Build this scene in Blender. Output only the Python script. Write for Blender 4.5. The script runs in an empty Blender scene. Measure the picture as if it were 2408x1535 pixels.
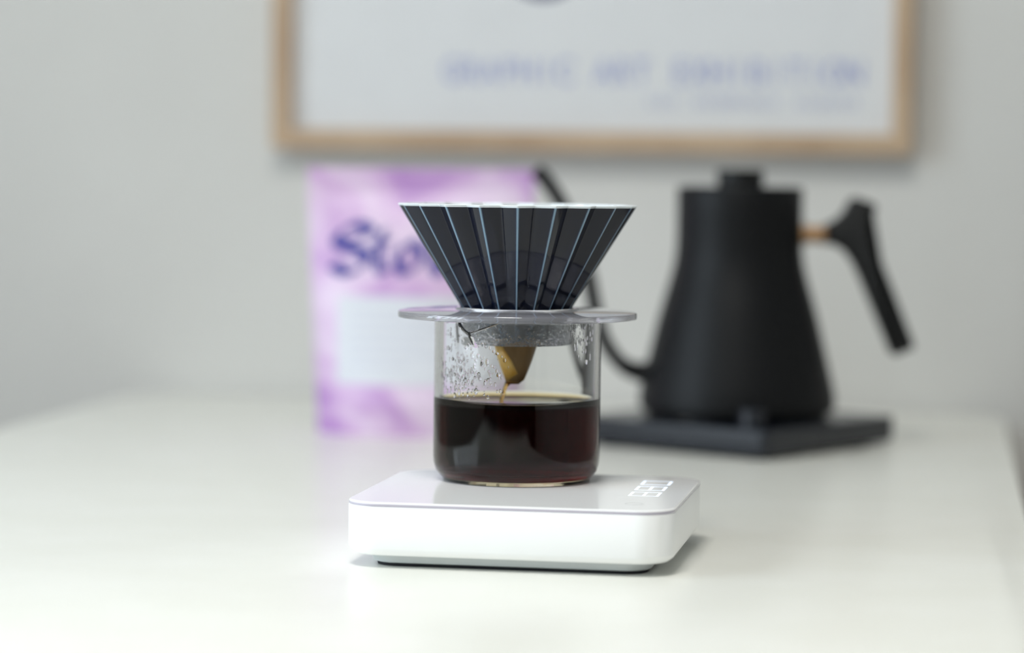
import bpy, bmesh, math, random
from mathutils import Vector, Matrix

# ------------------------------------------------------------------ camera, world, light, exposure
scene = bpy.context.scene
C = scene.collection
TH = math.radians(9.0)                       # the desk and the wall behind it are turned against the view

cam_d = bpy.data.cameras.new('camera')
cam_d.sensor_width = 36.0
cam_d.lens = 97.18
cam_d.clip_start = 0.02
cam_d.dof.use_dof = True
cam_d.dof.focus_distance = 1.275
cam_d.dof.aperture_fstop = 3.6
cam = bpy.data.objects.new('camera', cam_d)
C.objects.link(cam)
cam.matrix_world = (Matrix.Translation((0, -1.329, 0.1777)) @
                    Matrix.Rotation(math.radians(90 - 3.192), 4, 'X') @ Matrix.Rotation(0.012, 4, 'Z'))
scene.camera = cam

scene.view_settings.view_transform = 'Standard'
scene.view_settings.look = 'None'
scene.view_settings.gamma = 1.0
scene.view_settings.use_curve_mapping = False
scene.view_settings.exposure = 0.0

world = bpy.data.worlds.new('overcast_sky')
scene.world = world
world.use_nodes = True
bgn = world.node_tree.nodes['Background']
bgn.inputs[0].default_value = (0.76, 0.89, 1.0, 1)
bgn.inputs[1].default_value = 8.5

def UV(u, v, z=0.0):                         # room coordinates (u along the wall, v towards it) to world
    return Vector((u*math.cos(TH) + v*math.sin(TH), -u*math.sin(TH) + v*math.cos(TH), z))

FLOOR = -0.74
CEIL = 1.76
U0, U1, V0, V1 = -1.5, 2.0, -2.3, 0.806
WIN = [  # wall, from, to, sill, head
    ('left', -1.55, -0.05, 0.02, 1.30),
]
def portal(name, loc, rot, sx, sy):
    l = bpy.data.lights.new(name, 'AREA')
    l.shape = 'RECTANGLE'; l.size = sx; l.size_y = sy
    l.cycles.is_portal = True
    o = bpy.data.objects.new(name, l); C.objects.link(o)
    o.location = loc; o.rotation_euler = rot
_w = WIN[0]
portal('daylight_portal', UV(U0-0.02, (_w[1]+_w[2])/2, (_w[3]+_w[4])/2), (math.pi/2, 0, -math.pi/2-TH), _w[2]-_w[1], _w[4]-_w[3])

# ------------------------------------------------------------------ helpers
def lin(c):
    return tuple(((x/255)/12.92 if x/255 <= 0.04045 else ((x/255+0.055)/1.055)**2.4) for x in c) + (1,)

def mat(name, col, rough=0.5, **kw):
    m = bpy.data.materials.new(name); m.use_nodes = True
    b = m.node_tree.nodes['Principled BSDF']
    b.inputs['Base Color'].default_value = col
    b.inputs['Roughness'].default_value = rough
    for k, v in kw.items():
        b.inputs[k.replace('_', ' ')].default_value = v
    return m

def nodes(m): return m.node_tree.nodes, m.node_tree.links, m.node_tree.nodes['Principled BSDF']

def noise_tint(m, c1, c2, scale, stretch=(1, 1, 1), detail=4, lo=0.35, hi=0.65, bump=0.0, bscale=None):
    n, l, b = nodes(m)
    tc = n.new('ShaderNodeTexCoord'); mp = n.new('ShaderNodeMapping'); mp.inputs['Scale'].default_value = stretch
    l.new(tc.outputs['Object'], mp.inputs['Vector'])
    tx = n.new('ShaderNodeTexNoise'); tx.inputs['Scale'].default_value = scale; tx.inputs['Detail'].default_value = detail
    l.new(mp.outputs[0], tx.inputs['Vector'])
    r = n.new('ShaderNodeValToRGB')
    r.color_ramp.elements[0].position = lo; r.color_ramp.elements[0].color = c1
    r.color_ramp.elements[1].position = hi; r.color_ramp.elements[1].color = c2
    l.new(tx.outputs[0], r.inputs[0]); l.new(r.outputs[0], b.inputs['Base Color'])
    if bump:
        t2 = n.new('ShaderNodeTexNoise'); t2.inputs['Scale'].default_value = bscale or scale*4
        l.new(mp.outputs[0], t2.inputs['Vector'])
        bp = n.new('ShaderNodeBump'); bp.inputs['Strength'].default_value = bump; bp.inputs['Distance'].default_value = 0.001
        l.new(t2.outputs[0], bp.inputs['Height']); l.new(bp.outputs[0], b.inputs['Normal'])
    return m

def mesh_obj(name, verts, faces, material, parent=None, smooth=35, loc=None, rz=None):
    me = bpy.data.meshes.new(name)
    me.from_pydata([tuple(v) for v in verts], [], faces)
    me.update()
    bm = bmesh.new(); bm.from_mesh(me)
    bmesh.ops.recalc_face_normals(bm, faces=bm.faces); bm.to_mesh(me); bm.free()
    if smooth:
        me.shade_smooth()
        me.set_sharp_from_angle(angle=math.radians(smooth))
    o = bpy.data.objects.new(name, me); C.objects.link(o)
    if material: me.materials.append(material)
    if parent: o.parent = parent
    if loc is not None: o.location = loc
    if rz is not None: o.rotation_euler = (0, 0, rz)
    return o

def empty(name, label, cat, loc=(0, 0, 0), rz=0.0, group=None):
    o = bpy.data.objects.new(name, None); C.objects.link(o)
    o.empty_display_size = 0.02
    o.location = loc; o.rotation_euler = (0, 0, rz)
    o['label'] = label; o['category'] = cat
    if group: o['group'] = group
    return o

def tag(o, label, cat):
    o['label'] = label; o['category'] = cat
    return o

def structure(o, label=None):
    o['kind'] = 'structure'
    if label: o['label'] = label
    return o

def box_data(x0, x1, y0, y1, z0, z1):
    v = [(x, y, z) for z in (z0, z1) for y in (y0, y1) for x in (x0, x1)]
    f = [(0, 2, 3, 1), (4, 5, 7, 6), (0, 1, 5, 4), (2, 6, 7, 3), (0, 4, 6, 2), (1, 3, 7, 5)]
    return v, f

def box(name, x0, x1, y0, y1, z0, z1, material, parent=None, bevel=0.0, seg=2, **kw):
    v, f = box_data(x0, x1, y0, y1, z0, z1)
    o = mesh_obj(name, v, f, material, parent, smooth=0, **kw)
    if bevel:
        bm = bmesh.new(); bm.from_mesh(o.data)
        bmesh.ops.bevel(bm, geom=bm.edges[:], offset=bevel, segments=seg, affect='EDGES', profile=0.5)
        bm.to_mesh(o.data); bm.free()
        o.data.shade_smooth(); o.data.set_sharp_from_angle(angle=math.radians(50))
    return o

def rings(name, loops, material, parent=None, closed=False, cap=(True, True), smooth=35, **kw):
    """loops: list of equally long lists of points; joined in order."""
    n = len(loops[0]); V = []; F = []
    for lp in loops: V += [tuple(p) for p in lp]
    m = len(loops)
    for i in range(m if closed else m-1):
        a = i*n; b = ((i+1) % m)*n
        for j in range(n):
            k = (j+1) % n
            F.append((a+j, a+k, b+k, b+j))
    if not closed:
        if cap[0]: F.append(tuple(range(n-1, -1, -1)))
        if cap[1]: F.append(tuple(range((m-1)*n, m*n)))
    return mesh_obj(name, V, F, material, parent, smooth, **kw)

def circle(r, z, n=96, cx=0.0, cy=0.0):
    return [(cx + r*math.cos(2*math.pi*i/n), cy + r*math.sin(2*math.pi*i/n), z) for i in range(n)]

def lathe(name, prof, material, parent=None, n=96, closed=False, cap=(True, True), smooth=35, **kw):
    return rings(name, [circle(r, z, n) for r, z in prof], material, parent, closed, cap, smooth, **kw)

def rrect(w, d, r, z, n=10, cx=0.0, cy=0.0):
    pts = []
    for sx, sy, a0 in ((1, 1, 0), (-1, 1, 90), (-1, -1, 180), (1, -1, 270)):
        for i in range(n+1):
            a = math.radians(a0 + 90*i/n)
            pts.append((cx + sx*(w/2-r) + r*math.cos(a), cy + sy*(d/2-r) + r*math.sin(a), z))
    return pts

def catmull(P, n=8):
    P = [Vector(p) for p in P]; out = []
    Q = [P[0]*2-P[1]] + P + [P[-1]*2-P[-2]]
    for i in range(1, len(Q)-2):
        a, b, c, d = Q[i-1:i+3]
        for k in range(n):
            t = k/n
            out.append(0.5*((2*b)+(c-a)*t+(2*a-5*b+4*c-d)*t*t+(3*b-a-3*c+d)*t**3))
    out.append(P[-1]); return out

def tube(name, path, radii, material, parent=None, n=20, **kw):
    path = [Vector(p) for p in path]; L = []
    up = Vector((0, 1, 0))
    for i, p in enumerate(path):
        t = (path[min(i+1, len(path)-1)] - path[max(i-1, 0)]).normalized()
        s = t.cross(up)
        if s.length < 1e-4: s = Vector((1, 0, 0))
        s.normalize(); w = s.cross(t).normalized()
        r = radii[i] if isinstance(radii, list) else radii
        L.append([p + (s*math.cos(2*math.pi*k/n) + w*math.sin(2*math.pi*k/n))*r for k in range(n)])
    return rings(name, L, material, parent, smooth=50, **kw)

# ------------------------------------------------------------------ materials
M = {}
M['wall'] = noise_tint(mat('painted_wall', lin((207, 206, 202)), 0.75), lin((206, 205, 201)), lin((209, 208, 204)), 6, bump=0.05, bscale=300)
M['floor'] = noise_tint(mat('oak_floor', lin((95, 72, 54)), 0.5), lin((78, 58, 42)), lin((104, 80, 60)), 3, (1, 8, 1))
M['ceiling'] = mat('ceiling_paint', lin((238, 238, 234)), 0.9)
M['trim'] = mat('white_trim', lin((235, 234, 230)), 0.4)
M['table'] = noise_tint(mat('white_laminate', lin((236, 236, 228)), 0.3), lin((235, 235, 227)), lin((238, 238, 231)), 20, bump=0.02, bscale=900)
M['table_edge'] = mat('table_frame_paint', lin((225, 224, 218)), 0.45)
M['scale_white'] = mat('white_plastic', lin((246, 247, 247)), 0.28)
M['scale_foot'] = mat('light_grey_plastic', lin((205, 210, 210)), 0.4)
M['rubber'] = mat('black_rubber', lin((14, 16, 24)), 0.7)
M['acrylic'] = mat('clear_acrylic_over_white', lin((246, 246, 246)), 0.10, Specular_IOR_Level=0.22)
M['edge_band'] = mat('plate_edge', lin((190, 184, 198)), 0.2)
M['holder'] = mat('clear_resin', (0.90, 0.895, 0.96, 1), 0.06, Transmission_Weight=0.88, IOR=1.47)
M['glass'] = mat('borosilicate_glass', (0.985, 0.99, 0.985, 1), 0.0, Transmission_Weight=1.0, IOR=1.38)
M['drop'] = mat('water_drop', (1, 1, 1, 1), 0.0, Transmission_Weight=1.0, IOR=1.33)
M['kettle'] = mat('matte_black_steel', lin((13, 14, 16)), 0.48, Specular_IOR_Level=0.2)
M['kettle_plastic'] = mat('matte_black_plastic', lin((12, 13, 14)), 0.5, Specular_IOR_Level=0.35)
M['brass'] = mat('brass', lin((176, 142, 108)), 0.4, Metallic=1.0)
M['base'] = mat('black_base_blue_reflection', lin((16, 21, 31)), 0.26)  # black base, blue tint in the colour stands in for the window's reflection
M['paper'] = noise_tint(mat('poster_paper', lin((216, 217, 218)), 0.6), lin((215, 216, 217)), lin((217, 218, 219)), 40)
M['ink'] = mat('poster_ink', lin((160, 166, 200)), 0.6)
M['ink_dark'] = mat('poster_dark_ink', lin((52, 52, 100)), 0.6)
M['oak'] = noise_tint(mat('oak_frame', lin((180, 154, 126)), 0.5), lin((173, 146, 118)), lin((188, 163, 135)), 14, (1, 1, 1))
M['bag_ink'] = mat('bag_blue_ink', lin((34, 38, 140)), 0.5)
M['bag_label'] = mat('white_label', lin((212, 214, 221)), 0.55)
M['label_ink'] = mat('label_grey_ink', lin((200, 202, 214)), 0.6)
M['led'] = mat('led_digits', (0.02, 0.02, 0.02, 1), 0.5, Emission_Color=(0.74, 0.84, 1, 1), Emission_Strength=1.45)
M['print_grey'] = mat('grey_print', lin((170, 172, 172)), 0.5)

# ------------------------------------------------------------------ the room
def room_box(name, u0, u1, v0, v1, z0, z1, m, parent=None, bevel=0.0):
    o = box(name, u0, u1, v0, v1, z0, z1, m, parent, bevel)
    if not parent: o.rotation_euler = (0, 0, -TH)
    return o
T = 0.12
structure(room_box('floor', U0-T, U1+T, V0-T, V1+T, FLOOR-0.1, FLOOR, M['floor']), 'brown wooden floor below the desk')
structure(room_box('ceiling', U0-T, U1+T, V0-T, V1+T, CEIL, CEIL+0.1, M['ceiling']))
structure(room_box('wall_back', U0-T, U1+T, V1, V1+T, FLOOR, CEIL, M['wall']), 'off-white painted wall behind the desk')
structure(room_box('wall_right', U1, U1+T, V0, V1, FLOOR, CEIL, M['wall']))
def wall_with_window(name, axis, a0, a1, w, lo, hi):
    _, w0, w1, s, h = w
    parts = [(a0, w0, FLOOR, CEIL), (w1, a1, FLOOR, CEIL), (w0, w1, FLOOR, s), (w0, w1, h, CEIL)]
    V = []; F = []
    for p0, p1, z0, z1 in parts:
        v, f = box_data(p0, p1, lo, hi, z0, z1)
        if axis == 'v': v = [(y, x, z) for x, y, z in v]
        F += [tuple(i+len(V) for i in q) for q in f]; V += v
    o = mesh_obj(name, V, F, M['wall'], None, 0); o.rotation_euler = (0, 0, -TH)
    return structure(o)
wall_with_window('wall_left', 'v', V0, V1, WIN[0], U0-T, U0)
structure(room_box('wall_front', U0-T, U1+T, V0-T, V0, FLOOR, CEIL, M['wall']))
structure(room_box('baseboard_back', U0, U1, V1-0.012, V1, FLOOR, FLOOR+0.08, M['trim']))
structure(room_box('baseboard_right', U1-0.012, U1, V0, V1-0.012, FLOOR, FLOOR+0.08, M['trim']))
for k, w in enumerate(WIN):                  # window frames with upright bars
    _, a0, a1, s, h = w
    e = bpy.data.objects.new('window_%d' % (k+1), None); C.objects.link(e); e.rotation_euler = (0, 0, -TH)
    e['kind'] = 'structure'
    lo, hi = (U0-0.08, U0-0.03) if w[0] == 'left' else (V0-0.08, V0-0.03)
    def bar(nm, p0, p1, z0, z1):
        if w[0] == 'left': box(nm, lo, hi, p0, p1, z0, z1, M['trim'], e, 0.004)
        else: box(nm, p0, p1, lo, hi, z0, z1, M['trim'], e, 0.004)
    bar('window_frame', a0, a1, s, s+0.05); bar('window_frame', a0, a1, h-0.05, h)
    bar('window_frame', a0, a0+0.05, s+0.05, h-0.05); bar('window_frame', a1-0.05, a1, s+0.05, h-0.05)
    nb = 5
    for i in range(1, nb):
        x = a0 + (a1-a0)*i/nb
        bar('mullion', x-0.035, x+0.035, s+0.05, h-0.05)

# ------------------------------------------------------------------ ceiling lamp (above the frame)
LU, LV_, LZ = -0.08, -0.80, 1.62
lamp = empty('ceiling_lamp', 'flat round white ceiling lamp above the desk', 'lamp', UV(LU, LV_, CEIL))
lathe('lamp_housing', [(0.30, 0.0), (0.31, -0.03), (0.31, -0.12), (0.295, -0.12), (0.295, -0.06)], M['trim'], lamp, 64, cap=(True, True))
ld = bpy.data.lights.new('lamp_light', 'AREA'); ld.shape = 'DISK'; ld.size = 0.58; ld.energy = 23.5; ld.color = (1.0, 0.975, 0.925)
lo_ = bpy.data.objects.new('lamp_light', ld); C.objects.link(lo_); lo_.parent = lamp; lo_.location = (0, 0, -0.11)

# ------------------------------------------------------------------ unseen dark cabinet behind the viewer, added to darken reflections in the coffee
M['dark_wood'] = noise_tint(mat('dark_stained_wood', lin((40, 32, 28)), 0.45), lin((34, 27, 24)), lin((52, 41, 34)), 5, (1, 1, 10))
SBW, SBH = 2.7, 0.72
side = empty('added_dark_cabinet', 'unseen long dark wooden cabinet added at the opposite wall to darken reflections', 'added_dark_cabinet', UV(-0.05, V0+0.21, FLOOR), -TH)
box('carcass', -SBW/2, SBW/2, -0.2, 0.18, 0.06, SBH, M['dark_wood'], side, 0.004)
for k in range(4):
    d = box('door', -SBW/2+0.01+k*SBW/4, -SBW/2-0.01+(k+1)*SBW/4, 0.181, 0.2, 0.07, SBH-0.02, M['dark_wood'], side, 0.003)
    box('handle', -SBW/2+(k+(0.88 if k % 2 == 0 else 0.12))*SBW/4-0.006, -SBW/2+(k+(0.88 if k % 2 == 0 else 0.12))*SBW/4+0.006, 0.2, 0.22, 0.34, 0.46, M['rubber'], d, 0.002)
for sx in (-1, 1):
    for sy in (-1, 1):
        box('foot', sx*(SBW/2-0.08)-0.02, sx*(SBW/2-0.08)+0.02, sy*0.13-0.02, sy*0.13+0.02, 0, 0.06, M['rubber'], side)

# ------------------------------------------------------------------ the desk
TU0, TU1, TV0, TV1 = -0.428, 0.2505, -0.60, 0.80
desk = empty('desk', 'white desk with rounded corners under the coffee things, pushed to the wall', 'desk',
             UV((TU0+TU1)/2, (TV0+TV1)/2, FLOOR), -TH)
tw, td, zt = TU1-TU0, TV1-TV0, -FLOOR
rings('table_top', [rrect(tw-0.006, td-0.006, 0.052, zt-0.026), rrect(tw, td, 0.055, zt-0.023), rrect(tw, td, 0.055, zt-0.003),
                    rrect(tw-0.002, td-0.002, 0.054, zt-0.0008), rrect(tw-0.006, td-0.006, 0.052, zt)], M['table'], desk, smooth=30)
for sx in (-1, 1):
    for sy in (-1, 1):
        box('leg', sx*(tw/2-0.07)-0.022, sx*(tw/2-0.07)+0.022, sy*(td/2-0.08)-0.022, sy*(td/2-0.08)+0.022, 0, zt-0.026, M['table_edge'], desk, 0.003)
for sy in (-1, 1):
    box('apron', -tw/2+0.092, tw/2-0.092, sy*(td/2-0.08)-0.01, sy*(td/2-0.08)+0.01, zt-0.1, zt-0.026, M['table_edge'], desk, 0.002)
for sx in (-1, 1):
    box('apron', sx*(tw/2-0.07)-0.01, sx*(tw/2-0.07)+0.01, -td/2+0.102, td/2-0.102, zt-0.1, zt-0.026, M['table_edge'], desk, 0.002)

# ------------------------------------------------------------------ framed poster on the wall
PU0, PU1, PZ0, PH = -0.3155, 0.177, 0.1945, 0.70
PW = PU1-PU0
poster = empty('framed_poster', 'white exhibition poster in a light oak frame hung on the wall', 'poster',
               UV((PU0+PU1)/2, V1, PZ0), -TH)
fw, fd = 0.0148, 0.022
def rail(name, pts, y0, y1):
    loops = [[(x, y0, z) for x, z in pts], [(x, y1, z) for x, z in pts]]
    o = rings(name, loops, M['oak'], poster, smooth=0)
    return o
w2 = PW/2
for pts in ([(-w2, 0), (w2, 0), (w2-fw, fw), (-w2+fw, fw)], [(-w2, PH), (-w2+fw, PH-fw), (w2-fw, PH-fw), (w2, PH)],
            [(-w2, 0), (-w2+fw, fw), (-w2+fw, PH-fw), (-w2, PH)], [(w2, 0), (w2, PH), (w2-fw, PH-fw), (w2-fw, fw)]):
    rail('frame_rail', pts, -fd, -0.001)
sheet = box('poster_sheet', -w2+fw, w2-fw, -0.012, -0.004, fw, PH-fw, M['paper'], poster)
def letter_mesh(ch, size):
    cu = bpy.data.curves.new('glyph', 'FONT'); cu.body = ch; cu.size = size; cu.align_x = 'CENTER'
    cu.extrude = 0.0002; cu.offset = 0.0005
    o = bpy.data.objects.new('glyph', cu); C.objects.link(o)
    dg = bpy.context.evaluated_depsgraph_get()
    me = bpy.data.meshes.new_from_object(o.evaluated_get(dg))
    bpy.data.objects.remove(o); bpy.data.curves.remove(cu)
    return me
glyphs = {}
text = 'GRAPHIC ART EXHIBITION'
tx0, tx1 = -0.1822, 0.1408
pitch = (tx1-tx0)/len(text)
pc = (PU0+PU1)/2
for i, ch in enumerate(text):
    if ch == ' ': continue
    if ch not in glyphs:
        glyphs[ch] = letter_mesh(ch, 0.0262); glyphs[ch].materials.append(M['ink'])
    o = bpy.data.objects.new('letter', glyphs[ch]); C.objects.link(o); o.parent = sheet
    o.rotation_euler = (math.pi/2, 0, 0)
    o.location = (tx0+pitch*(i+0.5)-pc, -0.0122, 0.2465-PZ0); o.scale = (0.78, 1, 1)
random.seed(4)
V = []; F = []                               # second line: too small to read, a row of stroke marks
x = -0.0235
for wlen in (3, 8, 6):
    for c in range(wlen):
        for k in range(2 if random.random() < .6 else 3):
            xx = x+0.0012+k*0.0022
            hgt = random.choice((0.0072, 0.0072, 0.0045))
            v, f = box_data(xx-pc, xx-pc+0.001, -0.0124, -0.0119, 0.2298-PZ0, 0.2298-PZ0+hgt)
            F += [tuple(q+len(V) for q in g) for g in f]; V += v
        v, f = box_data(x+0.0012-pc, x+0.0064-pc, -0.0124, -0.0119, 0.2298-PZ0, 0.2298-PZ0+0.001)
        F += [tuple(q+len(V) for q in g) for g in f]; V += v
        x += 0.0083
    x += 0.0105
mesh_obj('small_print', V, F, M['ink'], sheet, 0)['label'] = 'small blurred line of print'
d_ = lathe('printed_disc', [(0.034, 0.0), (0.034, 0.0006)], M['ink_dark'], sheet, 64)
d_.rotation_euler = (math.pi/2, 0, 0); d_.location = (-0.1045-pc, -0.0118, 0.3100+0.034-PZ0)
d_['label'] = 'dark blue printed disc'

# ------------------------------------------------------------------ scale
SX, SY, SROT = 0.0095, -0.0405, math.radians(-9.5)
SW, SD, SR = 0.1485, 0.1415, 0.0165
scale = empty('coffee_scale', 'white square digital coffee scale with clear top plate under the glass server', 'scale', (SX, SY, 0), SROT)
rings('body', [rrect(SW-0.012, SD-0.012, SR-0.005, 0.0054), rrect(SW-0.006, SD-0.006, SR-0.002, 0.0057), rrect(SW-0.0016, SD-0.0016, SR, 0.0074),
               rrect(SW, SD, SR, 0.0092), rrect(SW, SD, SR, 0.0272), rrect(SW-0.0005, SD-0.0005, SR, 0.0278), rrect(SW-0.0012, SD-0.0012, SR, 0.0279), rrect(SW-0.004, SD-0.004, SR-0.002, 0.02805)],
      M['scale_white'], scale, smooth=30)
rings('base_tray', [rrect(SW-0.024, SD-0.020, 0.0112, 0.0014), rrect(SW-0.0215, SD-0.0175, 0.012, 0.0019), rrect(SW-0.019, SD-0.015, 0.0125, 0.0056)],
      M['scale_foot'], scale, smooth=40)
rings('rubber_mat', [rrect(SW-0.0250, SD-0.0210, 0.011, 0.0), rrect(SW-0.0245, SD-0.0205, 0.011, 0.0014)], M['rubber'], scale, smooth=40)
eb = rings('edge_band', [rrect(SW-0.0030, SD-0.0030, SR-0.001, 0.0279), rrect(SW-0.0004, SD-0.0004, SR, 0.0279), rrect(SW-0.0002, SD-0.0002, SR, 0.0281), rrect(SW-0.0002, SD-0.0002, SR, 0.0291), rrect(SW-0.0030, SD-0.0030, SR-0.001, 0.0291)],
      M['edge_band'], scale, closed=True, smooth=40)
eb['label'] = 'lilac-grey cut edge of the clear plate'
rings('top_plate', [rrect(SW-0.0032, SD-0.0032, SR-0.001, 0.0280), rrect(SW-0.0032, SD-0.0032, SR-0.001, 0.0291), rrect(SW-0.0002, SD-0.0002, SR, 0.0291), rrect(SW-0.0002, SD-0.0002, SR, 0.0294),
                    rrect(SW-0.0012, SD-0.0012, SR, 0.0298)], M['acrylic'], scale, smooth=20)
# seven-segment digits, read from the right-hand side: tops point left
SEG = {'0': 'abcdef', '8': 'abcdefg', '2': 'abged', '6': 'acdefg'}
disp = box('display', 0.0440, 0.0650, -0.021, 0.062, 0.02970, 0.02981, M['acrylic'], scale)
def segment(x0, x1, y0, y1):
    box('digit_segment', x0, x1, y0, y1, 0.02975, 0.02983, M['led'], disp)
hgt, wid, st = 0.0142, 0.0165, 0.0014
for k, ch in enumerate('880'):
    y0 = -0.0150 + k*0.0235; xt = 0.0478; xm = xt+hgt/2; xb = xt+hgt; y1 = y0+wid
    for s in SEG[ch]:
        if s == 'a': segment(xt, xt+st, y0, y1)
        if s == 'g': segment(xm-st/2, xm+st/2, y0, y1)
        if s == 'd': segment(xb-st, xb, y0, y1)
        if s == 'f': segment(xt, xm, y0, y0+st)
        if s == 'b': segment(xt, xm, y1-st, y1)
        if s == 'e': segment(xm, xb, y0, y0+st)
        if s == 'c': segment(xm, xb, y1-st, y1)
bt = rings('touch_button', [circle(0.0042, 0.0, 40), circle(0.0042, 0.00005, 40), circle(0.0039, 0.00005, 40), circle(0.0039, 0.0, 40)], M['print_grey'], scale, closed=True)
bt.location = (0.0545, -0.0450, 0.02979); bt['label'] = 'thin grey printed ring of the touch button'

# ------------------------------------------------------------------ glass server
JX, JY, JZ = 0.0028, 0.0, 0.0298
RO, RI = 0.0402, 0.0378
JTOP = 0.0779                                # rim height above the scale
NJ = 240
SPA = math.radians(-90-29)                   # spout direction
def spout(a):
    d = (a-SPA+math.pi) % (2*math.pi) - math.pi
    return max(0.0, 1-abs(d)/math.radians(17))
def jar_ring(r, z):
    pts = []
    for i in range(NJ):
        a = 2*math.pi*i/NJ + SPA
        s = spout(a)
        k = max(0.0, (z-(JTOP-0.0140))/0.0140)**1.0
        rr = r + 0.0085*k*s**1.1
        zz = z - 0.0048*k*s
        pts.append((rr*math.cos(a), rr*math.sin(a), zz))
    return pts
server = empty('glass_server', 'clear glass coffee server with pouring lip, half full, on the scale', 'glass server', (JX, JY, JZ))
outer = [(0.033, 0.0003), (0.0350, 0.00005), (0.0355, 0.0003), (0.0357, 0.0016), (0.0370, 0.0024), (0.0389, 0.0048), (0.0399, 0.0082), (RO, 0.012)]
zs = [0.02, 0.0372, 0.05, 0.06, 0.0665, 0.0685, 0.0705, 0.0725, 0.0745, 0.0762, 0.0773]
L = [[(0.0001*math.cos(2*math.pi*i/NJ+SPA), 0.0001*math.sin(2*math.pi*i/NJ+SPA), 0.0010) for i in range(NJ)]]
L += [jar_ring(r, z) for r, z in outer] + [jar_ring(RO, z) for z in zs]
L += [jar_ring(RO-0.0006, JTOP), jar_ring(RI+0.0006, JTOP)]
L += [jar_ring(RI, z) for z in reversed(zs)]
inner = [(RI, 0.0135), (0.0375, 0.0100), (0.0366, 0.0074), (0.0348, 0.0058), (0.0320, 0.0051), (0.0001, 0.0049)]
L += [jar_ring(r, z) for r, z in inner]
gw = rings('glass_wall', L, M['glass'], server, smooth=60)
wg = bpy.data.materials.new('glass_wetted_by_coffee'); wg.use_nodes = True
n, l, b = nodes(wg); n.remove(b)
gl = n.new('ShaderNodeBsdfGlass'); gl.inputs['Roughness'].default_value = 0.0; gl.inputs['IOR'].default_value = 1.09
l.new(gl.outputs[0], n['Material Output'].inputs['Surface'])
gw.data.materials.append(wg)
first = (1+len(outer)+len(zs)+2+len(zs)-2)*NJ           # inner surface from the liquid level downwards
for p in gw.data.polygons:
    if min(p.vertices) >= first: p.material_index = 1
# condensation: flattened beads on the inside wall
random.seed(11)
V = []; F = []
def bead(a, z, ra, rz, rd):
    n1, n2 = 4, 8
    base = len(V)
    er = Vector((math.cos(a), math.sin(a), 0)); et = Vector((-math.sin(a), math.cos(a), 0)); c = er*(RI+0.00004)
    c.z = z
    V.append(tuple(c - er*rd))
    for i in range(1, n1+1):
        ph = math.pi/2*i/n1
        for j in range(n2):
            q = 2*math.pi*j/n2
            p = c - er*rd*math.cos(ph) + et*ra*math.sin(ph)*math.cos(q) + Vector((0, 0, rz))*math.sin(ph)*math.sin(q)
            rr = math.hypot(p.x, p.y)
            if i == n1: p.x *= (RI+0.00005)/rr; p.y *= (RI+0.00005)/rr
            V.append(tuple(p))
    for j in range(n2): F.append((base, base+1+j, base+1+(j+1) % n2))
    for i in range(n1-1):
        for j in range(n2):
            F.append((base+1+i*n2+j, base+1+(i+1)*n2+j, base+1+(i+1)*n2+(j+1) % n2, base+1+i*n2+(j+1) % n2))
    F.append(tuple(base+1+(n1-1)*n2+j for j in range(n2)))
def az(deg): return math.radians(-90+deg)    # 0 = towards the camera, negative = left
for k in range(330):
    deg = random.triangular(-72, -6, -44); z = random.triangular(0.0395, 0.074, 0.050)
    s = random.choice((0.0003, 0.0004, 0.0005, 0.0006, 0.0009))
    bead(az(deg), z, s*random.uniform(.7, 1.2), s*random.uniform(.8, 2.2), s*random.uniform(.15, .35))
for k in range(90):
    deg = random.triangular(38, 66, 54); z = random.triangular(0.058, 0.0775, 0.077)
    s = random.choice((0.0003, 0.0004, 0.0006, 0.0008)); bead(az(deg), z, s, s*random.uniform(1, 2.5), s*0.28)
for k in range(120):
    deg = random.uniform(-60, 45); z = random.uniform(0.068, 0.0772)
    s = random.choice((0.0003, 0.0004, 0.0005, 0.0007)); bead(az(deg), z, s, s*random.uniform(1, 1.6), s*0.28)
bead(az(57), 0.0585, 0.0009, 0.0014, 0.0006); bead(az(-13.5), 0.0530, 0.0011, 0.0012, 0.0008)
dro = mesh_obj('condensation', V, F, M['drop'], server, 80)
dro['kind'] = 'stuff'; dro['label'] = 'tiny water beads on the inside of the glass'

# ------------------------------------------------------------------ coffee in the server
cm = bpy.data.materials.new('black_coffee'); cm.use_nodes = True
n, l, b = nodes(cm)
b.inputs['Base Color'].default_value = (1, 1, 1, 1); b.inputs['Roughness'].default_value = 0.0
b.inputs['Transmission Weight'].default_value = 1.0; b.inputs['IOR'].default_value = 1.33
va = n.new('ShaderNodeVolumeAbsorption'); va.inputs['Color'].default_value = (0.90, 0.66, 0.0, 1); va.inputs['Density'].default_value = 690
l.new(va.outputs[0], n['Material Output'].inputs['Volume'])
M['coffee'] = cm
LV = 0.0372                                  # liquid level above the scale
e_ = 0.00006
prof = [(0.0001, 0.0049-e_), (0.0320, 0.0051-e_), (0.0348+e_, 0.0058-e_), (0.0366+e_, 0.0074-e_), (0.0375+e_, 0.0100), (RI+e_, 0.0135),
        (RI+e_, LV-0.0006), (RI+e_, LV+0.0027), (RI-0.0006, LV+0.0016), (RI-0.0014, LV+0.0009), (RI-0.0026, LV+0.0004), (RI-0.0045, LV), (0.02, LV), (0.0001, LV)]
cof = lathe('coffee', prof, M['coffee'], None, NJ, smooth=60, loc=(JX, JY, JZ))
wet = bpy.data.materials.new('coffee_against_glass'); wet.use_nodes = True     # hardly any optical step between glass and coffee
n, l, b = nodes(wet); n.remove(b)
gl = n.new('ShaderNodeBsdfGlass'); gl.inputs['Roughness'].default_value = 0.0; gl.inputs['IOR'].default_value = 1.003
l.new(gl.outputs[0], n['Material Output'].inputs['Surface'])
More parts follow.
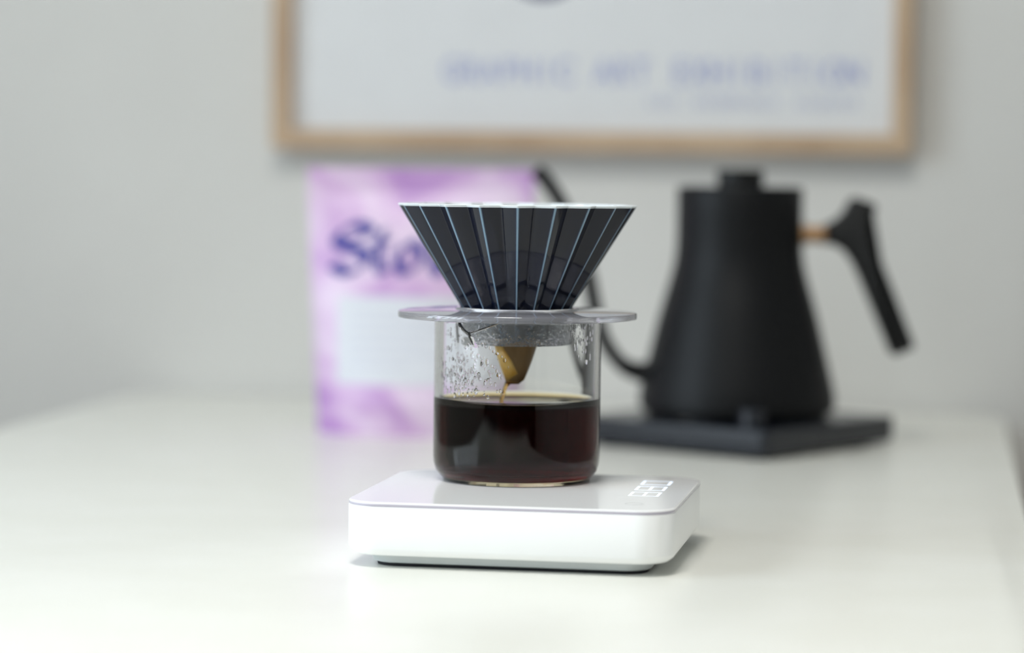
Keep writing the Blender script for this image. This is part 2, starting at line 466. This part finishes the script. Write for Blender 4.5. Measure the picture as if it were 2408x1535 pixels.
va = n.new('ShaderNodeVolumeAbsorption'); va.inputs['Color'].default_value = (0.90, 0.66, 0.0, 1); va.inputs['Density'].default_value = 690
l.new(va.outputs[0], n['Material Output'].inputs['Volume'])
cof.data.materials.append(wet)
for p in cof.data.polygons:
    if p.center.z < LV-0.0001: p.material_index = 1
tag(cof, 'dark brown brewed coffee filling the lower half of the glass server', 'coffee')

# ------------------------------------------------------------------ dripper holder
holder = empty('dripper_holder', 'clear round plastic holder disc lying on the glass server', 'holder', (JX-0.0003, JY, JZ+JTOP))
ZH = 0.0043                                  # top of the disc above the jar rim
rings('disc', [circle(r, z, 128) for r, z in
      [(0.0268, 0.0003), (0.0285, 0.0001), (0.0560, 0.0001), (0.0572, 0.0003), (0.0574, 0.0007), (0.0574, 0.0027), (0.0570, 0.0032), (0.0550, 0.0036),
       (0.030, ZH), (0.0292, ZH+0.0009), (0.0280, ZH+0.0010), (0.0274, ZH+0.0004)]], M['holder'], holder, closed=True, smooth=40)
frost = mat('frosted_resin', (0.86, 0.88, 0.92, 1), 0.10, Transmission_Weight=0.97, IOR=1.40)
n, l, b = nodes(frost)
tx = n.new('ShaderNodeTexNoise'); tx.inputs['Scale'].default_value = 520; tx.inputs['Detail'].default_value = 4
tc = n.new('ShaderNodeTexCoord'); l.new(tc.outputs['Object'], tx.inputs['Vector'])
bp = n.new('ShaderNodeBump'); bp.inputs['Strength'].default_value = 1.0; bp.inputs['Distance'].default_value = 0.0012
l.new(tx.outputs[0], bp.inputs['Height']); l.new(bp.outputs[0], b.inputs['Normal'])
col = rings('collar', [circle(r, z, 96) for r, z in
      [(0.0266, 0.0000), (0.0264, -0.011), (0.0258, -0.0122), (0.0236, -0.0122), (0.0232, -0.0112), (0.0240, 0.0000)]], frost, holder, closed=True, smooth=40)
col['label'] = 'frosted collar wet with condensation under the disc'

# ------------------------------------------------------------------ pleated dripper
dm = bpy.data.materials.new('navy_glaze'); dm.use_nodes = True
n, l, b = nodes(dm)
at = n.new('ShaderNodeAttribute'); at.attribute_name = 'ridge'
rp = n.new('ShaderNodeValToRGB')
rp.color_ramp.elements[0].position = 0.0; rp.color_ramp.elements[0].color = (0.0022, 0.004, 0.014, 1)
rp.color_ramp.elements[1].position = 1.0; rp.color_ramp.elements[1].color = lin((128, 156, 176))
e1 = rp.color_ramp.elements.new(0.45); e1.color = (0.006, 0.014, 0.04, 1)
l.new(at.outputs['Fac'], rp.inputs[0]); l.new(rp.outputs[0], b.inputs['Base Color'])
b.inputs['Roughness'].default_value = 0.06; b.inputs['IOR'].default_value = 1.40
M['navy'] = dm
M['porcelain'] = mat('white_glaze', lin((225, 232, 236)), 0.12)
NP = 20
ph = [0.0, 0.018, 0.04, 0.065, 0.10, 0.16, 0.24, 0.32, 0.39, 0.44, 0.475]
phases = ph + [0.5] + [1-p for p in reversed(ph[1:])]
def pleat(p):                                # 0 at the ridge, 1 in the valley
    d = min(p, 1-p)*2
    if d < 0.06: t = d*d/0.12
    elif d > 0.88: t = 1-0.06 - (1-d)**2/0.24 + 0.03
    else: t = d-0.03
    return t
def drip_ring(R, depth, z, off=0.0):
    pts = []
    for k in range(NP):
        for p in phases:
            a = math.radians(-90) + 2*math.pi*(k+p)/NP
            r = R - depth*pleat(p) - off
            pts.append((r*math.cos(a), r*math.sin(a), z))
    return pts
ZR, ZB = 0.1625, 0.0985                      # world heights of rim and foot
dripper = empty('pleated_dripper', 'dark navy pleated ceramic dripper with pale ridges and white rim', 'dripper', (JX-0.0008, JY, ZB))
def ridge_R(z): return 0.0576 - (ZR-z)*0.622
loops = []; N = 14
for i in range(N+1):
    z = ZB + (ZR-0.0012-ZB)*i/N
    loops.append(drip_ring(ridge_R(z), 0.0016 + 0.0040*((z-ZB)/(ZR-ZB)), z-ZB))
body = rings('body', loops, M['navy'], dripper, cap=(False, False), smooth=60)
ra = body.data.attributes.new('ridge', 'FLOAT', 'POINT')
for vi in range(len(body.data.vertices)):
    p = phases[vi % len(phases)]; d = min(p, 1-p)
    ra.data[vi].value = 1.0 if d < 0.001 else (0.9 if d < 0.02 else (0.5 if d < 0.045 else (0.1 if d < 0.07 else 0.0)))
zt_ = ZR-ZB
rim = rings('rim', [drip_ring(0.0576-0.0012*0.622, 0.0056, zt_-0.0012), drip_ring(0.05755, 0.0056, zt_-0.0003), drip_ring(0.0571, 0.0055, zt_),
                    drip_ring(0.0560, 0.0052, zt_), drip_ring(0.0553, 0.0050, zt_-0.0006)], M['porcelain'], dripper, cap=(False, False), smooth=60)
rim['label'] = 'white glazed rim edge'
loops = []
for i in range(N+1):
    z = ZR-0.0006 - (ZR-0.0006-ZB)*i/N
    loops.append(drip_ring(ridge_R(z)-0.0018, (0.0016 + 0.0036*((z-ZB)/(ZR-ZB))), z-ZB))
loops.append(drip_ring(ridge_R(ZB), 0.0016, 0.0))
rings('inside_wall', loops, M['porcelain'], dripper, cap=(False, False), smooth=60)

# ------------------------------------------------------------------ paper filter and the running coffee
fm = bpy.data.materials.new('wet_filter_paper'); fm.use_nodes = True
n, l, b = nodes(fm)
b.inputs['Roughness'].default_value = 0.4
noise_tint(fm, lin((112, 88, 54)), lin((140, 114, 76)), 160, (1, 1, 0.3), lo=0.3, hi=0.7, bump=0.3, bscale=700)
tr = n.new('ShaderNodeBsdfTranslucent'); tr.inputs[0].default_value = lin((205, 150, 60))
mx = n.new('ShaderNodeMixShader'); mx.inputs[0].default_value = 0.22
l.new(b.outputs[0], mx.inputs[1]); l.new(tr.outputs[0], mx.inputs[2]); l.new(mx.outputs[0], n['Material Output'].inputs['Surface'])
ZT = 0.0757
filt = empty('paper_filter', 'wet brown paper cone filter poking out below the dripper', 'paper filter', (JX-0.0008, JY, ZT))
def fring(r, z, sq=1.0, dx=0.0):
    return [(dx + r*math.cos(a), r*sq*math.sin(a), z) for a in [2*math.pi*i/48 for i in range(48)]]
fo = [(0.0012, 0.0002, -0.0018), (0.0030, 0.0003, -0.0013), (0.0046, 0.0022, -0.0004), (0.0058, 0.0060, 0.0000), (0.0080, 0.0118, 0.0), (0.0101, 0.0185, 0.0), (0.0130, 0.0240, 0.0),
      (0.030, 0.0520, 0.0), (0.046, 0.0790, 0.0)]
L = [fring(r, z, 0.8 if z < 0.02 else 1.0, dx) for r, z, dx in fo]
L += [fring(r-0.0003, z+0.0002, 0.8 if z < 0.02 else 1.0, dx) for r, z, dx in reversed(fo[1:])] + [fring(0.0006, 0.0006, 0.8, -0.0018)]
rings('cone', L, fm, filt, smooth=40)
# overlapping side seam of the filter, lit golden tone put into its colour
seam = [(0.0101, 0.0185), (0.0080, 0.0118), (0.0058, 0.0060), (0.0036, 0.0012)]
V = []; F = []
for k, (r, z) in enumerate(seam):
    a0 = math.radians(-172 + k*6); a1 = math.radians(-128 + k*26)
    for j in range(7):
        a = a0+(a1-a0)*j/6; rr = r+0.00035
        V.append((rr*math.cos(a)-(0.0003*k), rr*0.8*math.sin(a), z))
for k in range(3):
    for j in range(6): F.append((k*7+j, k*7+j+1, k*7+8+j, k*7+7+j))
fl = mesh_obj('seam_fold', V, F, noise_tint(mat('lit_filter_seam', lin((206, 160, 80)), 0.35), lin((200, 150, 62)), lin((214, 176, 100)), 200), filt, 60)
sm = fl.modifiers.new('thick', 'SOLIDIFY'); sm.thickness = 0.0003
fl['label'] = 'folded seam strip of wet paper, painted in its lit tone'
sc_ = mat('thin_coffee', (1, 1, 1, 1), 0.0, Transmission_Weight=1.0, IOR=1.33)
n, l, b = nodes(sc_)
va = n.new('ShaderNodeVolumeAbsorption'); va.inputs['Color'].default_value = (0.9, 0.66, 0.0, 1); va.inputs['Density'].default_value = 900
l.new(va.outputs[0], n['Material Output'].inputs['Volume'])
z1 = ZT+0.0016; z0 = JZ+LV-0.0003
P = catmull([(-0.0032, -0.002, z1), (-0.0046, -0.0024, z1-0.0022), (-0.0060, -0.0024, z0+0.0042), (-0.0066, -0.0024, z0+0.0018), (-0.0067, -0.0024, z0)], 8)
rad = [0.0016-0.00065*min(1, i/10) + 0.00008*math.sin(i*1.4) for i in range(len(P))]
P0 = Vector(P[-1])
st_ = tube('coffee_stream', [Vector(p)-P0 for p in P], rad, sc_, None, 16, loc=Vector((JX-0.0008, JY, 0))+P0)
tag(st_, 'thin amber stream of coffee running from the filter tip', 'coffee stream')

# ------------------------------------------------------------------ coffee bag
bagm = bpy.data.materials.new('lilac_pouch'); bagm.use_nodes = True
n, l, b = nodes(bagm)
b.inputs['Roughness'].default_value = 0.42
tc = n.new('ShaderNodeTexCoord'); mp = n.new('ShaderNodeMapping'); mp.inputs['Scale'].default_value = (1, 0.4, 0.8); mp.inputs['Location'].default_value = (0.31, 0, 0.17)
l.new(tc.outputs['Object'], mp.inputs[0])
tx = n.new('ShaderNodeTexNoise'); tx.inputs['Scale'].default_value = 13; tx.inputs['Detail'].default_value = 2; tx.inputs['Distortion'].default_value = 1.2
l.new(mp.outputs[0], tx.inputs['Vector'])
rp = n.new('ShaderNodeValToRGB')
rp.color_ramp.elements[0].position = 0.38; rp.color_ramp.elements[0].color = lin((180, 138, 196))
rp.color_ramp.elements[1].position = 0.60; rp.color_ramp.elements[1].color = lin((224, 204, 226))
e1 = rp.color_ramp.elements.new(0.48); e1.color = lin((206, 172, 212))
l.new(tx.outputs[0], rp.inputs[0]); l.new(rp.outputs[0], b.inputs['Base Color'])
BH = 0.1795
bag = empty('coffee_bag', 'lilac stand-up coffee pouch with blue blackletter name and white label', 'coffee bag', (-0.0625, 0.540, 0), 0.0)
def bag_w(v): return 0.0685 + (0.0765-0.0685)*min(1, v/0.9)
def bag_y(u, v, side):
    t = 0.036*max(0.0, 1-(v/0.9))**0.55 * (0.75+0.25*min(1, v*8))
    return side*(t*(1-abs(u)**2.4) + 0.0006) + 0.0012*math.sin(u*7+v*9)*v*(1-v)*2
def bag_pt(u, v, side=-1, off=0.0):
    r = 0.004 if v > 0.97 else 0
    return (bag_w(v)*u, bag_y(u, v, side) + side*off, v*BH)
NU, NV = 32, 40
V = []; F = []
for j in range(NV+1):
    v = j/NV
    us = [-1+2*i/NU for i in range(NU+1)]
    ring = [bag_pt(u, v, -1) for u in us] + [bag_pt(u, v, 1) for u in reversed(us)]
    V += ring
nr = 2*(NU+1)
for j in range(NV):
    for i in range(nr):
        k = (i+1) % nr
        F.append((j*nr+i, j*nr+k, (j+1)*nr+k, (j+1)*nr+i))
F.append(tuple(range(nr-1, -1, -1))); F.append(tuple(NV*nr+i for i in range(nr)))
mesh_obj('pouch', V, F, bagm, bag, 50)
def bag_xz(x, z, off):                        # a point on the front from metres right of centre and up
    v = z/BH
    return bag_pt(x/bag_w(v), v, -1, off)
def bag_patch(name, x0, x1, z0, z1, m, off, parent, nx=16, nz=12):
    V = []; F = []
    for k, o in enumerate((off, off-0.0003)):
        for j in range(nz+1):
            for i in range(nx+1):
                V.append(bag_xz(x0+(x1-x0)*i/nx, z0+(z1-z0)*j/nz, o))
    q = (nx+1)*(nz+1)
    for j in range(nz):
        for i in range(nx):
            a = j*(nx+1)+i; f = (a, a+1, a+nx+2, a+nx+1)
            F.append(f); F.append(tuple(x+q for x in reversed(f)))
    return mesh_obj(name, V, F, m, parent, 60)
lab = bag_patch('paper_label', -0.0550, 0.0550, 0.0350, 0.0935, M['bag_label'], 0.0006, bag)
lab['label'] = 'white paper label on the front'
for k in range(6):
    bag_patch('label_line', -0.046, -0.046+[0.08, 0.06, 0.075, 0.05, 0.07, 0.04][k], 0.084-k*0.0075, 0.0855-k*0.0075, M['label_ink'], 0.0008, lab, 10, 1)
def nib(name, strokes, x0, z0, s, nibw=0.0092, ang=35):
    """broad-nib pen strokes following the front of the pouch"""
    dx, dz = math.cos(math.radians(ang))*nibw/2, math.sin(math.radians(ang))*nibw/2
    V = []; F = []
    for st in strokes:
        P = catmull([(a, 0, b) for a, b in st], 8)
        base = len(V)
        for p in P:
            x = x0+p.x*s; z = z0+p.z*s
            for q in (-1, -0.33, 0.33, 1):
                V.append(bag_xz(x+dx*q, z+dz*q, 0.0007))
        for i in range(len(P)-1):
            for j in range(3):
                a = base+i*4+j; F.append((a, a+1, a+5, a+4))
    o = mesh_obj(name, V, F, M['bag_ink'], bag, 60)
    o.data.polygons.foreach_set('use_smooth', [True]*len(o.data.polygons))
    return o
zb = 0.1085; s = 0.001
nib('letter', [[(28, 27), (22, 32), (12, 32), (5, 26), (6, 20), (14, 17), (22, 14), (25, 8), (19, 2), (10, 1), (2, 6)], [(5, 20), (14, 22), (20, 24)]], -0.0605, zb, s)['label'] = 'blue letter S'
nib('letter', [[(8, 30), (6, 22), (5, 10), (7, 2), (13, 3)], [(0, 20), (7, 21), (13, 22)]], -0.0325, zb, s, 0.0070)['label'] = 'blue letter t'
nib('letter', [[(9, 22), (3, 17), (2, 7), (8, 1), (15, 6), (16, 15), (9, 22)]], -0.0160, zb, s, 0.0074)['label'] = 'blue letter o'
nib('letter', [[(1, 24), (4, 18), (4, 6), (9, 1), (15, 6), (15, 20)], [(15, 20), (15, 6), (21, 1), (28, 8), (28, 18), (24, 24)]], 0.0060, zb, s, 0.0074)['label'] = 'blue letter w'

# ------------------------------------------------------------------ kettle on its base
KX, KY = 0.1490, 0.4914
KR = math.radians(50.9)
kb = empty('kettle_base', 'square black electric heating base with a dial, under the kettle', 'kettle base', (KX-0.0015, KY, 0), KR)
S = 0.154
rings('plate', [rrect(S-0.006, S-0.006, 0.004, 0.0022), rrect(S-0.001, S-0.001, 0.005, 0.0035), rrect(S, S, 0.005, 0.0050), rrect(S, S, 0.005, 0.0182), rrect(S-0.0016, S-0.0016, 0.0045, 0.0190)],
      M['base'], kb, smooth=40)
for sx in (-1, 1):
    for sy in (-1, 1):
        lathe('rubber_foot', [(0.007, 0.0), (0.007, 0.0022)], M['rubber'], kb, 24, loc=(sx*0.058, sy*0.058, 0))
# the dial sits by the front corner, the small screen beside it
dial = lathe('dial', [(0.0085, 0.0190), (0.0085, 0.0295), (0.0078, 0.0302)], M['base'], kb, 40, loc=(-S/2+0.020, -S/2+0.024, 0))
box('screen', -S/2+0.012, -S/2+0.038, -S/2+0.052, -S/2+0.082, 0.0190, 0.0194, mat('dark_screen', lin((12, 13, 16)), 0.1), kb, 0.0001)
lathe('power_socket', [(0.030, 0.0190), (0.030, 0.0202), (0.012, 0.0203)], M['kettle_plastic'], kb, 48)
HZ0 = 0.0205
kettle = empty('gooseneck_kettle', 'matte black gooseneck kettle with angled handle on its heating base', 'kettle', (KX, KY, HZ0))
def kz(z): return z-HZ0
prof = [(0.052, 0.0207), (0.0600, 0.0207), (0.0605, 0.0235), (0.0636, 0.0240), (0.0645, 0.0255), (0.0645, 0.033), (0.0632, 0.040), (0.0594, 0.0555), (0.0561, 0.069), (0.0530, 0.0822), (0.0490, 0.0965), (0.0456, 0.108),
        (0.0430, 0.118), (0.0417, 0.127), (0.0413, 0.136), (0.0413, 0.152), (0.0413, 0.1685), (0.0408, 0.1697), (0.0395, 0.1700), (0.0370, 0.1700), (0.0367, 0.1690)]
lathe('body', [(r, kz(z)) for r, z in prof], M['kettle'], kettle, 96, smooth=30)
lid = lathe('lid', [(0.0362, kz(0.1690)), (0.0362, kz(0.1698)), (0.0356, kz(0.1703)), (0.016, kz(0.1703))], M['kettle_plastic'], kettle, 72, smooth=30)
lathe('knob', [(0.0148, kz(0.1703)), (0.0150, kz(0.1715)), (0.0156, kz(0.1790)), (0.0153, kz(0.1806)), (0.0144, kz(0.1812)), (0.001, kz(0.1812))], M['kettle_plastic'], lid, 48, smooth=30)
SPT = [(-0.058, 0.047), (-0.066, 0.0478), (-0.0765, 0.0525), (-0.0875, 0.0665), (-0.0938, 0.0855), (-0.1005, 0.115), (-0.1095, 0.1400), (-0.1195, 0.1600), (-0.1290, 0.1735), (-0.1350, 0.1795)]
P = catmull([(x, 0, kz(z)) for x, z in SPT], 6)
rad = []
for i in range(len(P)):
    t = i/(len(P)-1); rad.append(0.0078 - 0.0031*min(1, t/0.25) + 0.0002*t)
sp = tube('spout', P, rad, M['kettle'], kettle, 24)
sp.rotation_euler = (0, 0, math.radians(4))
con = rings('handle_connector', [[(x, r*math.cos(2*math.pi*i/32), kz(0.1392)+r*math.sin(2*math.pi*i/32)) for i in range(32)] for x, r in
      ((0.0405, 0.0068), (0.0436, 0.0068), (0.0440, 0.0058), (0.0545, 0.0058), (0.0548, 0.0066), (0.0600, 0.0066))], M['brass'], kettle, smooth=30)
con['label'] = 'brass-coloured joint between body and handle'
HO = [(0.0555, 0.1452), (0.0620, 0.1485), (0.0680, 0.1540), (0.0722, 0.1625), (0.0760, 0.1640), (0.0878, 0.1600), (0.0892, 0.1575), (0.0865, 0.1500), (0.0862, 0.1430), (0.0890, 0.1330), (0.0935, 0.1215),
      (0.1020, 0.1010), (0.1150, 0.0690), (0.1155, 0.0655), (0.1035, 0.0602), (0.1010, 0.0615), (0.0890, 0.0890), (0.0795, 0.1110), (0.0745, 0.1210), (0.0690, 0.1285), (0.0620, 0.1325), (0.0560, 0.1332)]
ct = Vector((sum(p[0] for p in HO)/len(HO), sum(p[1] for p in HO)/len(HO)))
Lh = []
nH = len(HO)
nrm = []
for i in range(nH):
    a = Vector(HO[i-1]); c_ = Vector(HO[(i+1) % nH]); t = (c_-a).normalized(); nrm.append(Vector((t.y, -t.x)))
area = sum(HO[i][0]*HO[(i+1) % nH][1]-HO[(i+1) % nH][0]*HO[i][1] for i in range(nH))
sg = 1 if area > 0 else -1
for y, ins in ((-0.0100, 0.0030), (-0.0090, 0.0010), (-0.0070, 0.0), (0.0070, 0.0), (0.0090, 0.0010), (0.0100, 0.0030)):
    Lh.append([(p[0]-sg*q.x*ins, y, kz(p[1]-sg*q.y*ins)) for p, q in zip(HO, nrm)])
rings('handle', Lh, M['kettle_plastic'], kettle, smooth=40)
